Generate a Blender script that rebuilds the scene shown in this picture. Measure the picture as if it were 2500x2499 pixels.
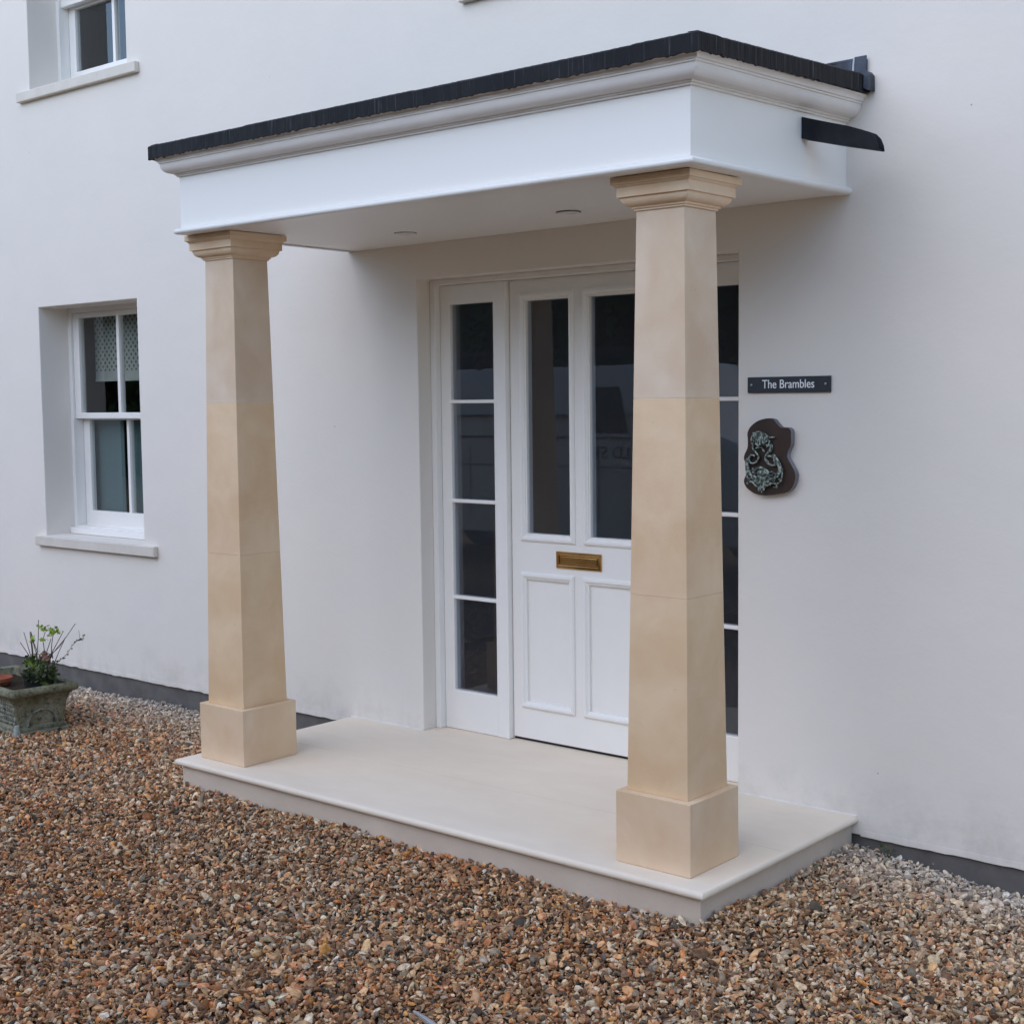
import bpy, bmesh, math, random
import numpy as np
from mathutils import Vector, Matrix, noise
from math import radians, sin, cos, pi
random.seed(7); rng = np.random.default_rng(11)
for o in list(bpy.data.objects): bpy.data.objects.remove(o)
S = bpy.context.scene; C = S.collection

# ------------------------------------------------------------------ camera
yaw, pitch, roll = 0.7054, -0.0793, -0.0114
F = Vector((-sin(yaw)*cos(pitch), cos(yaw)*cos(pitch), sin(pitch)))
R0 = F.cross(Vector((0, 0, 1))).normalized(); U0 = R0.cross(F)
R = cos(roll)*R0 + sin(roll)*U0; U = -sin(roll)*R0 + cos(roll)*U0
cd = bpy.data.cameras.new('camera'); cam = bpy.data.objects.new('camera', cd); C.objects.link(cam)
cd.sensor_fit = 'HORIZONTAL'; cd.sensor_width = 36; cd.lens = 3450.17/2500*36
cd.clip_start = .05; cd.clip_end = 500
m = Matrix((R, U, -F)).transposed().to_4x4(); m.translation = Vector((5.2, -4.8315, 1.7906))
cam.matrix_world = m; S.camera = cam

# ------------------------------------------------------------------ sky, sun, exposure
SUN_EL, SUN_AZ = 40, 8          # degrees; azimuth measured from straight in front of the wall (-Y) towards -X
W = bpy.data.worlds.new('World'); S.world = W; W.use_nodes = True
wn = W.node_tree.nodes; wl = W.node_tree.links
bg = wn['Background']; sky = wn.new('ShaderNodeTexSky'); sky.sky_type = 'NISHITA'; sky.sun_disc = False
sky.sun_elevation = radians(SUN_EL); sky.sun_rotation = radians(180+SUN_AZ)
sky.air_density = 1.0; sky.dust_density = .3; sky.ozone_density = 1.0; sky.altitude = 100
wl.new(sky.outputs[0], bg.inputs[0]); bg.inputs[1].default_value = .15
sl = bpy.data.lights.new('sun', 'SUN'); so = bpy.data.objects.new('sun', sl); C.objects.link(so)
sl.energy = .55; sl.angle = radians(70); sl.color = (1, .90, .79)
sd = Vector((-sin(radians(SUN_AZ))*cos(radians(SUN_EL)), -cos(radians(SUN_AZ))*cos(radians(SUN_EL)), sin(radians(SUN_EL))))
so.rotation_euler = sd.to_track_quat('Z', 'Y').to_euler(); so.location = sd*20
S.view_settings.view_transform = 'Standard'; S.view_settings.look = 'None'
S.view_settings.exposure = 1.12; S.view_settings.gamma = 1
S.view_settings.use_curve_mapping = False
S.render.engine = 'CYCLES'
try:
    S.cycles.max_bounces = 8; S.cycles.diffuse_bounces = 5; S.cycles.transparent_max_bounces = 16
except Exception: pass

# ------------------------------------------------------------------ helpers
class MB:
    def __init__(s): s.v = []; s.f = []; s.mi = []
    def add(s, vs, fs, mi=0):
        b = len(s.v); s.v += [tuple(p) for p in vs]; s.f += [tuple(i+b for i in q) for q in fs]; s.mi += [mi]*len(fs)
    def box(s, x0, x1, y0, y1, z0, z1, mi=0):
        s.add([(x0,y0,z0),(x1,y0,z0),(x1,y1,z0),(x0,y1,z0),(x0,y0,z1),(x1,y0,z1),(x1,y1,z1),(x0,y1,z1)],
              [(0,3,2,1),(4,5,6,7),(0,1,5,4),(1,2,6,5),(2,3,7,6),(3,0,4,7)], mi)
    def plate(s, x0, x1, z0, z1, y0, y1, holes=(), mi=0, xc=(), zc=()):
        """flat slab in the XZ plane with rectangular holes; y0 = front"""
        xs = sorted({x0, x1, *xc, *[h[0] for h in holes], *[h[1] for h in holes]})
        zs = sorted({z0, z1, *zc, *[h[2] for h in holes], *[h[3] for h in holes]})
        xs = [x for x in xs if x0-1e-9 <= x <= x1+1e-9]; zs = [z for z in zs if z0-1e-9 <= z <= z1+1e-9]
        nx, nz = len(xs)-1, len(zs)-1
        def solid(i, k):
            if i < 0 or k < 0 or i >= nx or k >= nz: return False
            cx, cz = (xs[i]+xs[i+1])/2, (zs[k]+zs[k+1])/2
            return not any(h[0] < cx < h[1] and h[2] < cz < h[3] for h in holes)
        b = len(s.v)
        for y in (y0, y1):
            for z in zs:
                for x in xs: s.v.append((x, y, z))
        N = (nx+1)*(nz+1); I = lambda i, k, j: b + j*N + k*(nx+1) + i
        def q(*a): s.f.append(a); s.mi.append(mi)
        for i in range(nx):
            for k in range(nz):
                if not solid(i, k): continue
                q(I(i,k,0), I(i+1,k,0), I(i+1,k+1,0), I(i,k+1,0)); q(I(i,k,1), I(i,k+1,1), I(i+1,k+1,1), I(i+1,k,1))
                if not solid(i-1, k): q(I(i,k,0), I(i,k+1,0), I(i,k+1,1), I(i,k,1))
                if not solid(i+1, k): q(I(i+1,k,0), I(i+1,k,1), I(i+1,k+1,1), I(i+1,k+1,0))
                if not solid(i, k-1): q(I(i,k,0), I(i,k,1), I(i+1,k,1), I(i+1,k,0))
                if not solid(i, k+1): q(I(i,k+1,0), I(i+1,k+1,0), I(i+1,k+1,1), I(i,k+1,1))
    def rings(s, rings, cap0=True, cap1=True, mi=0, closed=True):
        b = len(s.v); n = len(rings[0])
        for r in rings: s.v += [tuple(p) for p in r]
        for k in range(len(rings)-1):
            for i in range(n if closed else n-1):
                j = (i+1) % n
                s.f.append((b+k*n+i, b+k*n+j, b+(k+1)*n+j, b+(k+1)*n+i)); s.mi.append(mi)
        if cap0: s.f.append(tuple(b+i for i in reversed(range(n)))); s.mi.append(mi)
        if cap1: s.f.append(tuple(b+(len(rings)-1)*n+i for i in range(n))); s.mi.append(mi)
    def picture_frame(s, x0, x1, z0, z1, prof, yf, mi=0):
        """mitred moulding: prof = [(inset from outer edge, projection)], yf = face plane"""
        rr = [[(x0+t,yf-d,z0+t),(x1-t,yf-d,z0+t),(x1-t,yf-d,z1-t),(x0+t,yf-d,z1-t)] for t, d in prof]
        s.rings(rr, False, False, mi)
    def tube(s, pts, r, n=6, mi=0):
        pts = [Vector(p) for p in pts]; rr = r if isinstance(r, (list, tuple)) else [r]*len(pts); R_ = []
        for i, p in enumerate(pts):
            t = (pts[min(i+1,len(pts)-1)]-pts[max(i-1,0)]).normalized()
            a = t.cross(Vector((.13,1,.21))).normalized(); b = t.cross(a)
            R_.append([p+rr[i]*(cos(2*pi*k/n)*a+sin(2*pi*k/n)*b) for k in range(n)])
        s.rings(R_, mi=mi)
    def square(s, cx, cy, prof, mi=0, cap0=True, cap1=True):
        """square-plan rings from [(half width, z)]"""
        s.rings([[(cx-h,cy-h,z),(cx+h,cy-h,z),(cx+h,cy+h,z),(cx-h,cy+h,z)] for h, z in prof], cap0, cap1, mi)
    def build(s, name, mat, parent=None, bevel=0, seg=2, smooth=False, angle=35, fixn=True):
        me = bpy.data.meshes.new(name); me.from_pydata(s.v, [], s.f)
        for mm in (mat if isinstance(mat, (list, tuple)) else [mat]): me.materials.append(mm)
        me.polygons.foreach_set('material_index', s.mi); me.update()
        if fixn:
            bm = bmesh.new(); bm.from_mesh(me); bmesh.ops.recalc_face_normals(bm, faces=bm.faces); bm.to_mesh(me); bm.free()
        if smooth:
            me.polygons.foreach_set('use_smooth', [True]*len(me.polygons))
            try: me.set_sharp_from_angle(angle=radians(angle))
            except Exception: pass
        o = bpy.data.objects.new(name, me); C.objects.link(o)
        if parent: o.parent = parent
        if bevel:
            b = o.modifiers.new('bevel', 'BEVEL'); b.width = bevel; b.segments = seg; b.limit_method = 'ANGLE'; b.angle_limit = radians(30)
            b.harden_normals = False
        return o

def tag(o, label=None, cat=None, group=None, kind=None):
    if label: o['label'] = label
    if cat: o['category'] = cat
    if group: o['group'] = group
    if kind: o['kind'] = kind
    return o
def thing(name, label, cat, loc=(0,0,0), group=None, rz=0):
    o = bpy.data.objects.new(name, None); C.objects.link(o); o.location = loc; o.rotation_euler.z = rz
    o.empty_display_size = .1
    return tag(o, label, cat, group)
def ico(sub, r=1):
    bm = bmesh.new(); bmesh.ops.create_icosphere(bm, subdivisions=sub, radius=r)
    v = np.array([p.co[:] for p in bm.verts]); f = [tuple(x.index for x in q.verts) for q in bm.faces]; bm.free(); return v, f
ICO1 = ico(1); ICO2 = ico(2)

def mat(name, base, rough=.6, spec=.4, metal=0, var=None, vscale=3, vdet=6, stretch=(1,1,1), bump=0, bscale=80, bdist=.003, extra=None, coords='Object'):
    """principled with a soft colour variation and a fine bump"""
    M = bpy.data.materials.new(name); M.use_nodes = True; n = M.node_tree.nodes; l = M.node_tree.links
    b = n['Principled BSDF']; b.inputs['Roughness'].default_value = rough; b.inputs['Metallic'].default_value = metal
    b.inputs['Specular IOR Level'].default_value = spec; b.inputs['Base Color'].default_value = (*base, 1)
    tc = n.new('ShaderNodeTexCoord'); out = tc.outputs[coords]
    col = None
    if var:
        mp = n.new('ShaderNodeMapping'); mp.inputs['Scale'].default_value = stretch; l.new(out, mp.inputs[0])
        t = n.new('ShaderNodeTexNoise'); t.inputs['Scale'].default_value = vscale; t.inputs['Detail'].default_value = vdet; t.inputs['Roughness'].default_value = .6
        l.new(mp.outputs[0], t.inputs['Vector'])
        r = n.new('ShaderNodeValToRGB'); r.color_ramp.elements[0].position = .32; r.color_ramp.elements[1].position = .68
        r.color_ramp.elements[0].color = (*base, 1); r.color_ramp.elements[1].color = (*var, 1)
        l.new(t.outputs[0], r.inputs[0]); l.new(r.outputs[0], b.inputs['Base Color']); col = r.outputs[0]
    if bump:
        t2 = n.new('ShaderNodeTexNoise'); t2.inputs['Scale'].default_value = bscale; t2.inputs['Detail'].default_value = 5
        l.new(out, t2.inputs['Vector'])
        bp = n.new('ShaderNodeBump'); bp.inputs['Strength'].default_value = bump; bp.inputs['Distance'].default_value = bdist
        l.new(t2.outputs[0], bp.inputs['Height']); l.new(bp.outputs[0], b.inputs['Normal'])
    if extra: extra(M, n, l, b, tc, col)
    return M

def specks(scale, thr, colr, amount=1.0, zmax=None):
    """sparse small marks (insects, dirt) of their own colour, multiplied over the base"""
    def f(M, n, l, b, tc, col):
        v = n.new('ShaderNodeTexVoronoi'); v.inputs['Scale'].default_value = scale; l.new(tc.outputs['Object'], v.inputs['Vector'])
        nz = n.new('ShaderNodeTexWhiteNoise'); l.new(v.outputs['Position'], nz.inputs['Vector'])
        lt = n.new('ShaderNodeMath'); lt.operation = 'LESS_THAN'; lt.inputs[1].default_value = thr; l.new(v.outputs['Distance'], lt.inputs[0])
        gt = n.new('ShaderNodeMath'); gt.operation = 'GREATER_THAN'; gt.inputs[1].default_value = .72; l.new(nz.outputs['Value'], gt.inputs[0])
        mu = n.new('ShaderNodeMath'); mu.operation = 'MULTIPLY'; l.new(lt.outputs[0], mu.inputs[0]); l.new(gt.outputs[0], mu.inputs[1])
        m2 = n.new('ShaderNodeMath'); m2.operation = 'MULTIPLY'; m2.inputs[1].default_value = amount; l.new(mu.outputs[0], m2.inputs[0])
        mx = n.new('ShaderNodeMix'); mx.data_type = 'RGBA'; l.new(m2.outputs[0], mx.inputs[0])
        if col: l.new(col, mx.inputs[6])
        else: mx.inputs[6].default_value = b.inputs['Base Color'].default_value
        mx.inputs[7].default_value = (*colr, 1); l.new(mx.outputs[2], b.inputs['Base Color'])
    return f

def wall_extra(M, n, l, b, tc, col):
    # splash dirt along the foot of the render: a narrow irregular band with its own shape
    sep = n.new('ShaderNodeSeparateXYZ'); l.new(tc.outputs['Object'], sep.inputs[0])
    nz = n.new('ShaderNodeTexNoise'); nz.inputs['Scale'].default_value = 5; nz.inputs['Detail'].default_value = 8; nz.inputs['Roughness'].default_value = .7
    l.new(tc.outputs['Object'], nz.inputs['Vector'])
    mr = n.new('ShaderNodeMapRange'); mr.inputs['From Min'].default_value = .17; mr.inputs['From Max'].default_value = .42
    mr.inputs['To Min'].default_value = 1; mr.inputs['To Max'].default_value = 0; l.new(sep.outputs['Z'], mr.inputs['Value'])
    mr2 = n.new('ShaderNodeMapRange'); mr2.inputs['From Min'].default_value = .45; mr2.inputs['From Max'].default_value = .7; l.new(nz.outputs[0], mr2.inputs['Value'])
    mu = n.new('ShaderNodeMath'); mu.operation = 'MULTIPLY'; l.new(mr.outputs[0], mu.inputs[0]); l.new(mr2.outputs[0], mu.inputs[1])
    m2 = n.new('ShaderNodeMath'); m2.operation = 'MULTIPLY'; m2.inputs[1].default_value = .5; l.new(mu.outputs[0], m2.inputs[0])
    mx = n.new('ShaderNodeMix'); mx.data_type = 'RGBA'; l.new(m2.outputs[0], mx.inputs[0]); l.new(col, mx.inputs[6]); mx.inputs[7].default_value = (.42,.40,.34,1)
    specks(7, .022, (.25,.22,.2), .85)(M, n, l, b, tc, mx.outputs[2])
    old = b.inputs['Normal'].links[0].from_socket     # gentle trowel waves under the fine grain
    t3 = n.new('ShaderNodeTexNoise'); t3.inputs['Scale'].default_value = 3.2; t3.inputs['Detail'].default_value = 3; l.new(tc.outputs['Object'], t3.inputs['Vector'])
    b3 = n.new('ShaderNodeBump'); b3.inputs['Strength'].default_value = .35; b3.inputs['Distance'].default_value = .02; l.new(t3.outputs[0], b3.inputs['Height']); l.new(old, b3.inputs['Normal']); l.new(b3.outputs[0], b.inputs['Normal'])

RENDER = mat('painted_render', (.765,.72,.655), .75, .25, var=(.81,.745,.675), vscale=.9, bump=.2, bscale=60, bdist=.003, extra=wall_extra)
PLINTH = mat('plinth_paint', (.115,.105,.10), .8, .2, var=(.165,.155,.145), vscale=9, bump=.5, bscale=40, extra=specks(14, .07, (.35,.34,.32), .7))
WOOD = mat('white_gloss_paint', (.85,.825,.785), .32, .5, bump=.12, bscale=30, bdist=.002, var=(.83,.805,.765), vscale=8)
WOODP = mat('porch_white_paint', (.87,.845,.80), .42, .4, bump=.12, bscale=22, bdist=.002, var=(.86,.84,.80), vscale=5, extra=specks(6, .016, (.3,.27,.22), .8))
WOODC = mat('weathered_white_paint', (.84,.80,.76), .5, .35, bump=.2, bscale=30, var=(.74,.69,.64), vscale=2.2, stretch=(1,1,6), extra=specks(9, .03, (.25,.2,.15), .7))
DARKGAP = mat('gap_shade', (.01,.01,.012), .6)  # near-black colour standing in for the shade inside gaps

def stone_extra(M, n, l, b, tc, col):
    at = n.new('ShaderNodeAttribute'); at.attribute_name = 'tint'; at.attribute_type = 'GEOMETRY'
    mx = n.new('ShaderNodeMix'); mx.data_type = 'RGBA'; mx.blend_type = 'MULTIPLY'; mx.inputs[0].default_value = 1
    l.new(col, mx.inputs[6]); l.new(at.outputs['Color'], mx.inputs[7])
    # broad horizontal bedding
    mp = n.new('ShaderNodeMapping'); mp.inputs['Scale'].default_value = (2.2,2.2,2.4); l.new(tc.outputs['Object'], mp.inputs[0])
    t = n.new('ShaderNodeTexNoise'); t.inputs['Scale'].default_value = 1.6; t.inputs['Detail'].default_value = 7; t.inputs['Distortion'].default_value = .6; l.new(mp.outputs[0], t.inputs['Vector'])
    r = n.new('ShaderNodeValToRGB'); r.color_ramp.elements[0].position = .35; r.color_ramp.elements[0].color = (.89,.83,.745,1)
    r.color_ramp.elements[1].position = .65; r.color_ramp.elements[1].color = (1,1,1,1); l.new(t.outputs[0], r.inputs[0])
    m2 = n.new('ShaderNodeMix'); m2.data_type = 'RGBA'; m2.blend_type = 'MULTIPLY'; m2.inputs[0].default_value = 1
    l.new(mx.outputs[2], m2.inputs[6]); l.new(r.outputs[0], m2.inputs[7])
    specks(16, .03, (.22,.17,.12), .7)(M, n, l, b, tc, m2.outputs[2])
STONE = mat('bath_stone', (.80,.625,.44), .8, .2, var=(.755,.555,.385), vscale=5, vdet=8, bump=.3, bscale=120, bdist=.0015, extra=stone_extra)
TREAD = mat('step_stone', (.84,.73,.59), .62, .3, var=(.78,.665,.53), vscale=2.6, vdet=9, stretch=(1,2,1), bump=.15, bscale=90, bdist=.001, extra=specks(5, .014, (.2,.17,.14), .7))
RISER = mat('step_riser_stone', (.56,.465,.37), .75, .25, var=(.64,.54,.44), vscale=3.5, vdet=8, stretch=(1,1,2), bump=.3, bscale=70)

def lead_extra(M, n, l, b, tc, col):
    mp = n.new('ShaderNodeMapping'); mp.inputs['Scale'].default_value = (95,95,5); l.new(tc.outputs['Object'], mp.inputs[0])
    t = n.new('ShaderNodeTexNoise'); t.inputs['Scale'].default_value = 1.2; t.inputs['Detail'].default_value = 4; l.new(mp.outputs[0], t.inputs['Vector'])
    r = n.new('ShaderNodeValToRGB'); r.color_ramp.elements[0].position = .60; r.color_ramp.elements[0].color = (0,0,0,1)
    r.color_ramp.elements[1].position = .78; r.color_ramp.elements[1].color = (1,1,1,1); l.new(t.outputs[0], r.inputs[0])
    mx = n.new('ShaderNodeMix'); mx.data_type = 'RGBA'; l.new(r.outputs[0], mx.inputs[0]); l.new(col, mx.inputs[6]); mx.inputs[7].default_value = (.07,.073,.085,1)
    l.new(mx.outputs[2], b.inputs['Base Color'])
    bp = n.new('ShaderNodeBump'); bp.inputs['Strength'].default_value = .6; bp.inputs['Distance'].default_value = .004
    l.new(t.outputs[0], bp.inputs['Height']); l.new(bp.outputs[0], b.inputs['Normal'])
LEAD = mat('roof_lead', (.004,.004,.006), .62, .22, var=(.013,.0125,.015), vscale=5, extra=lead_extra)
LEADP = mat('patinated_lead', (.03,.034,.045), .6, .3, var=(.10,.115,.15), vscale=14, vdet=8, bump=.5, bscale=30)
LEADS = mat('smooth_lead', (.009,.0095,.013), .7, .25, var=(.026,.027,.034), vscale=9, vdet=8, bump=.3, bscale=25)
SEAL = mat('pale_sealant', (.5,.53,.57), .6)
BRASS = mat('aged_brass', (.72,.45,.17), .2, .5, 1.0, var=(.52,.30,.11), vscale=12, bump=.1, bscale=60)
CHROME = mat('satin_steel', (.5,.5,.5), .3, .5, 1.0)

def glass_mat(name, tint=(.9,.95,.95), boost=1.0, film=0, rough=0.0):
    M = bpy.data.materials.new(name); M.use_nodes = True; n = M.node_tree.nodes; l = M.node_tree.links
    n.remove(n['Principled BSDF']); out = n['Material Output']
    tr = n.new('ShaderNodeBsdfTransparent'); tr.inputs[0].default_value = (*tint, 1)
    gl = n.new('ShaderNodeBsdfGlossy'); gl.inputs['Roughness'].default_value = 0.0; gl.inputs['Color'].default_value = (1,1,1,1)
    fr = n.new('ShaderNodeFresnel'); fr.inputs['IOR'].default_value = 1.5
    tc = n.new('ShaderNodeTexCoord'); nz = n.new('ShaderNodeTexNoise'); nz.inputs['Scale'].default_value = 1.4; nz.inputs['Detail'].default_value = 0
    bp = n.new('ShaderNodeBump'); bp.inputs['Strength'].default_value = .05; bp.inputs['Distance'].default_value = .02
    l.new(tc.outputs['Object'], nz.inputs['Vector']); l.new(nz.outputs[0], bp.inputs['Height'])
    l.new(bp.outputs[0], gl.inputs['Normal'])
    mu = n.new('ShaderNodeMath'); mu.operation = 'MULTIPLY'; mu.inputs[1].default_value = boost; mu.use_clamp = True
    ge = n.new('ShaderNodeNewGeometry'); nb = n.new('ShaderNodeMath'); nb.operation = 'SUBTRACT'; nb.inputs[0].default_value = 1; l.new(ge.outputs['Backfacing'], nb.inputs[1])
    m0 = n.new('ShaderNodeMath'); m0.operation = 'MULTIPLY'; l.new(fr.outputs[0], m0.inputs[0]); l.new(nb.outputs[0], m0.inputs[1])
    l.new(m0.outputs[0], mu.inputs[0]); mx = n.new('ShaderNodeMixShader'); l.new(mu.outputs[0], mx.inputs[0])
    if film:
        df_ = n.new('ShaderNodeBsdfDiffuse'); df_.inputs[0].default_value = (.30,.32,.34,1); mf = n.new('ShaderNodeMixShader'); mf.inputs[0].default_value = film
        l.new(tr.outputs[0], mf.inputs[1]); l.new(df_.outputs[0], mf.inputs[2]); l.new(mf.outputs[0], mx.inputs[1])
    else: l.new(tr.outputs[0], mx.inputs[1])
    gl.inputs['Roughness'].default_value = rough; l.new(gl.outputs[0], mx.inputs[2]); l.new(mx.outputs[0], out.inputs[0])
    return M
GLASS = glass_mat('window_glass', (.93,.95,.94), 1.5)
DGLASS = glass_mat('door_glass', (.86,.89,.93), 1.5, .032, .0)

# ------------------------------------------------------------------ dimensions (metres, fitted)
ZS = .2047                       # top of the step
X1, Y1 = 2.79, -1.079            # step corner
FX0, FX1, FY = .11, 2.7204, -1.0393
ZB, ZT = 2.52, 2.763             # soffit, top of frieze

# ================================================================== setting
def slab_dist(x, y):
    dx = np.maximum(np.maximum(0-x, x-X1), 0); dy = np.maximum(Y1-y, 0)
    return np.sqrt(dx*dx+dy*dy)
def hgt(x, y):
    x = np.asarray(x, float); y = np.asarray(y, float)
    d = slab_dist(x, y)
    h = .052 + .036*np.exp(-(d/.35)**2)
    h += .006*np.sin(x*3.1+y*1.7) + .005*np.sin(x*7.3-y*5.1+1) + .004*np.sin(y*11+x*4)
    h -= .030*np.clip((x-3.15)/.35, 0, 1)*np.exp(-np.abs(y)/.3)
    return h
def bed_extra(M, n, l, b, tc, col):
    # bare dark bedding shows between the loose stones near the house; the open drive beyond is coloured brighter and warmer to add bounce light
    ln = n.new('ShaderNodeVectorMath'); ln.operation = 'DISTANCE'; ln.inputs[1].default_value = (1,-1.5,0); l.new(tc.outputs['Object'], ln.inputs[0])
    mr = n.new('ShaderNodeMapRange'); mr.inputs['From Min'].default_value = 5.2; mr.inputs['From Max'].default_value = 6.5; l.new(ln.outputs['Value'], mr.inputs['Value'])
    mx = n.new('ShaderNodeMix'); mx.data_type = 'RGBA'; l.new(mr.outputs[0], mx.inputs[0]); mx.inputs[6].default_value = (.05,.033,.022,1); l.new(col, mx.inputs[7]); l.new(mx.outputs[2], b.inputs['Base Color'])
GROUND = mat('gravel_bed', (.54,.32,.17), .9, .2, var=(.66,.42,.24), vscale=45, bump=1, bscale=70, bdist=.02, extra=bed_extra)
g = MB(); N = 60
def axis(c, r0, r1, n):
    t = np.linspace(-1, 1, n); return c + np.sign(t)*(np.abs(t)*r0 + np.abs(t)**4*(r1-r0))
gx = axis(1, 7, 150, 71); gy = axis(-2, 5, 150, 71)
H = lambda x, y: float(hgt(x, y)) - .014
g.rings([[(x, y, H(x, y)) for x in gx] for y in gy], False, False, closed=False)
tag(g.build('ground', GROUND), kind='structure')

# interior, seen dark through the glass
ROOM = mat('interior_plaster', (.5,.5,.52), .9); RFLOOR = mat('interior_floor', (.09,.065,.045), .6)
r_ = MB(); r_.box(-6, 6, .32, 4.2, .17, 2.72, 0); r_.box(-6, 6, .32, 4.2, 2.95, 5.3, 0); r_.box(-1.2, -1.1, .33, 4.19, .18, 2.71); r_.box(2.9, 3.0, .33, 4.19, .18, 2.71)
# facing wall of the interior is left open where the openings are: drop the front faces
r_.f = [q for q in r_.f if not all(abs(r_.v[i][1]-.32) < 1e-6 for i in q)]; r_.mi = [0]*len(r_.f)
tag(r_.build('interior_rooms', ROOM, fixn=False), kind='structure')

# ================================================================== house
house = thing('house', 'white rendered house wall with sash windows and a glazed front door', 'house', (0,0,0))
W1 = (-2.752, -1.721, .974, 2.391); WU = (-2.757, -1.744, 3.704, 4.84); WV = (.91, 1.93, 3.625, 4.84); DO = (.512, 2.262, .10, 2.3593)
w = MB()
w.plate(-9, .45, .173, 6.2, 0, .30, [W1, WU])
w.plate(.45, 9, .133, 6.2, 0, .30, [WV, (DO[0], DO[1], 0, DO[3])])
# drop the seam faces at x=.45
keep = [i for i, q in enumerate(w.f) if not all(abs(w.v[k][0]-.45) < 1e-6 for k in q)]
w.f = [w.f[i] for i in keep]; w.mi = [0]*len(w.f)
w.build('wall', RENDER, house, bevel=.006, seg=3)
# uneven drip of render along the foot of the wall
d_ = MB()
for xa, xb, zz in ((-6, -.02, .173), (2.80, 6, .133)):
    n_ = int((xb-xa)/.03); xs = np.linspace(xa, xb, n_); js = rng.normal(0, .0016, n_); jy = rng.normal(0, .001, n_)
    d_.rings([[(x, -.0006, zz+.02), (x, -.0016+y_*.5, zz+.006), (x, -.001+y_*.5, zz-.004+j), (x, .008, zz-.003+j), (x, .008, zz+.02)] for x, j, y_ in zip(xs, js, jy)])
d_.build('drip_edge', RENDER, house, smooth=True, angle=60)
p = MB(); p.box(-9, .45, .014, .29, -.2, .18); p.box(2.3, 9, .014, .29, -.2, .14); p.box(.452, 2.298, .014, .29, -.2, .12)
p.build('base_plinth', PLINTH, house)
rf = MB(); rf.rings([[(-9.3,-.35,6.2),(-9.3,8.6,6.2),(-9.3,4.1,9)], [(9.3,-.35,6.2),(9.3,8.6,6.2),(9.3,4.1,9)]])
rf.build('roof', mat('roof_slate', (.05,.052,.06), .6, var=(.08,.08,.09), vscale=20), house)
sw = MB(); sw.box(-9, -8.7, .3, 8, 0, 6.19); sw.box(8.7, 9, .3, 8, 0, 6.19); sw.box(-8.7, 8.7, 7.7, 8, 0, 6.19)
sw.build('side_wall', RENDER, house)

SILLM = mat('painted_sill', (.72,.66,.585), .6, .3, var=(.66,.60,.52), vscale=12, bump=.2, bscale=60, extra=specks(20, .05, (.25,.22,.18), .7))
def sash_window(op, half, sill_x, sill_y, full=True):
    x0, x1, z0, z1 = op
    win = MB()                                     # the box frame, set back in the reveal
    win.plate(x0, x1, z0+.0, z1, .2, .30, [(x0+.032, x1-.032, z0+.05, z1-.03)])
    wo = win.build('window', WOOD, house, bevel=.002)
    f = MB(); f.box(x0+.003, x1-.003, .165, .33, z0+.002, z0+.042); f.build('subsill', WOOD, wo, bevel=.004)
    zm = half
    gx0, gx1 = x0+.097, x1-.097; cx = (x0+x1)/2
    up = MB(); up.plate(x0+.034, x1-.034, zm-.037, z1-.031, .215, .252, [(gx0, cx-.014, zm, z1-.061), (cx+.014, gx1, zm, z1-.061)])
    up.build('upper_sash', WOOD, wo, bevel=.003)
    zl = z0+.145
    lo = MB(); lo.plate(x0+.034, x1-.034, z0+.047, zm-.005, .268, .305, [(gx0+.004, cx-.013, zl, zm-.046), (cx+.013, gx1-.004, zl, zm-.046)])
    lo.build('lower_sash', WOOD, wo, bevel=.003)
    for a, b in ((gx0, cx-.014), (cx+.014, gx1)):
        q = MB(); q.box(a-.003, b+.003, .231, .235, zm-.003, z1-.058); q.build('glass_pane', GLASS, wo)
        q = MB(); q.box(a+.001, b-.001, .284, .288, zl-.003, zm-.043); q.build('glass_pane', GLASS, wo)
    sx0, sx1 = sill_x; zt_, zb_ = sill_y
    s = MB(); n_ = 40
    s.box(x0+.001, x1-.001, .0, .198, zb_+.01, zt_-.001)
    s.box(sx0, sx1, -.034, .0, zb_, zt_)
    s.build('window_sill', SILLM, wo, bevel=.006, seg=3)
    return wo
sash_window(W1, 1.739, (-2.836,-1.587), (.974,.912))
sash_window(WU, 4.275, (-2.863,-1.623), (3.704,3.644))
sash_window(WV, 4.275, (.83,2.01), (3.625,3.563))

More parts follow.
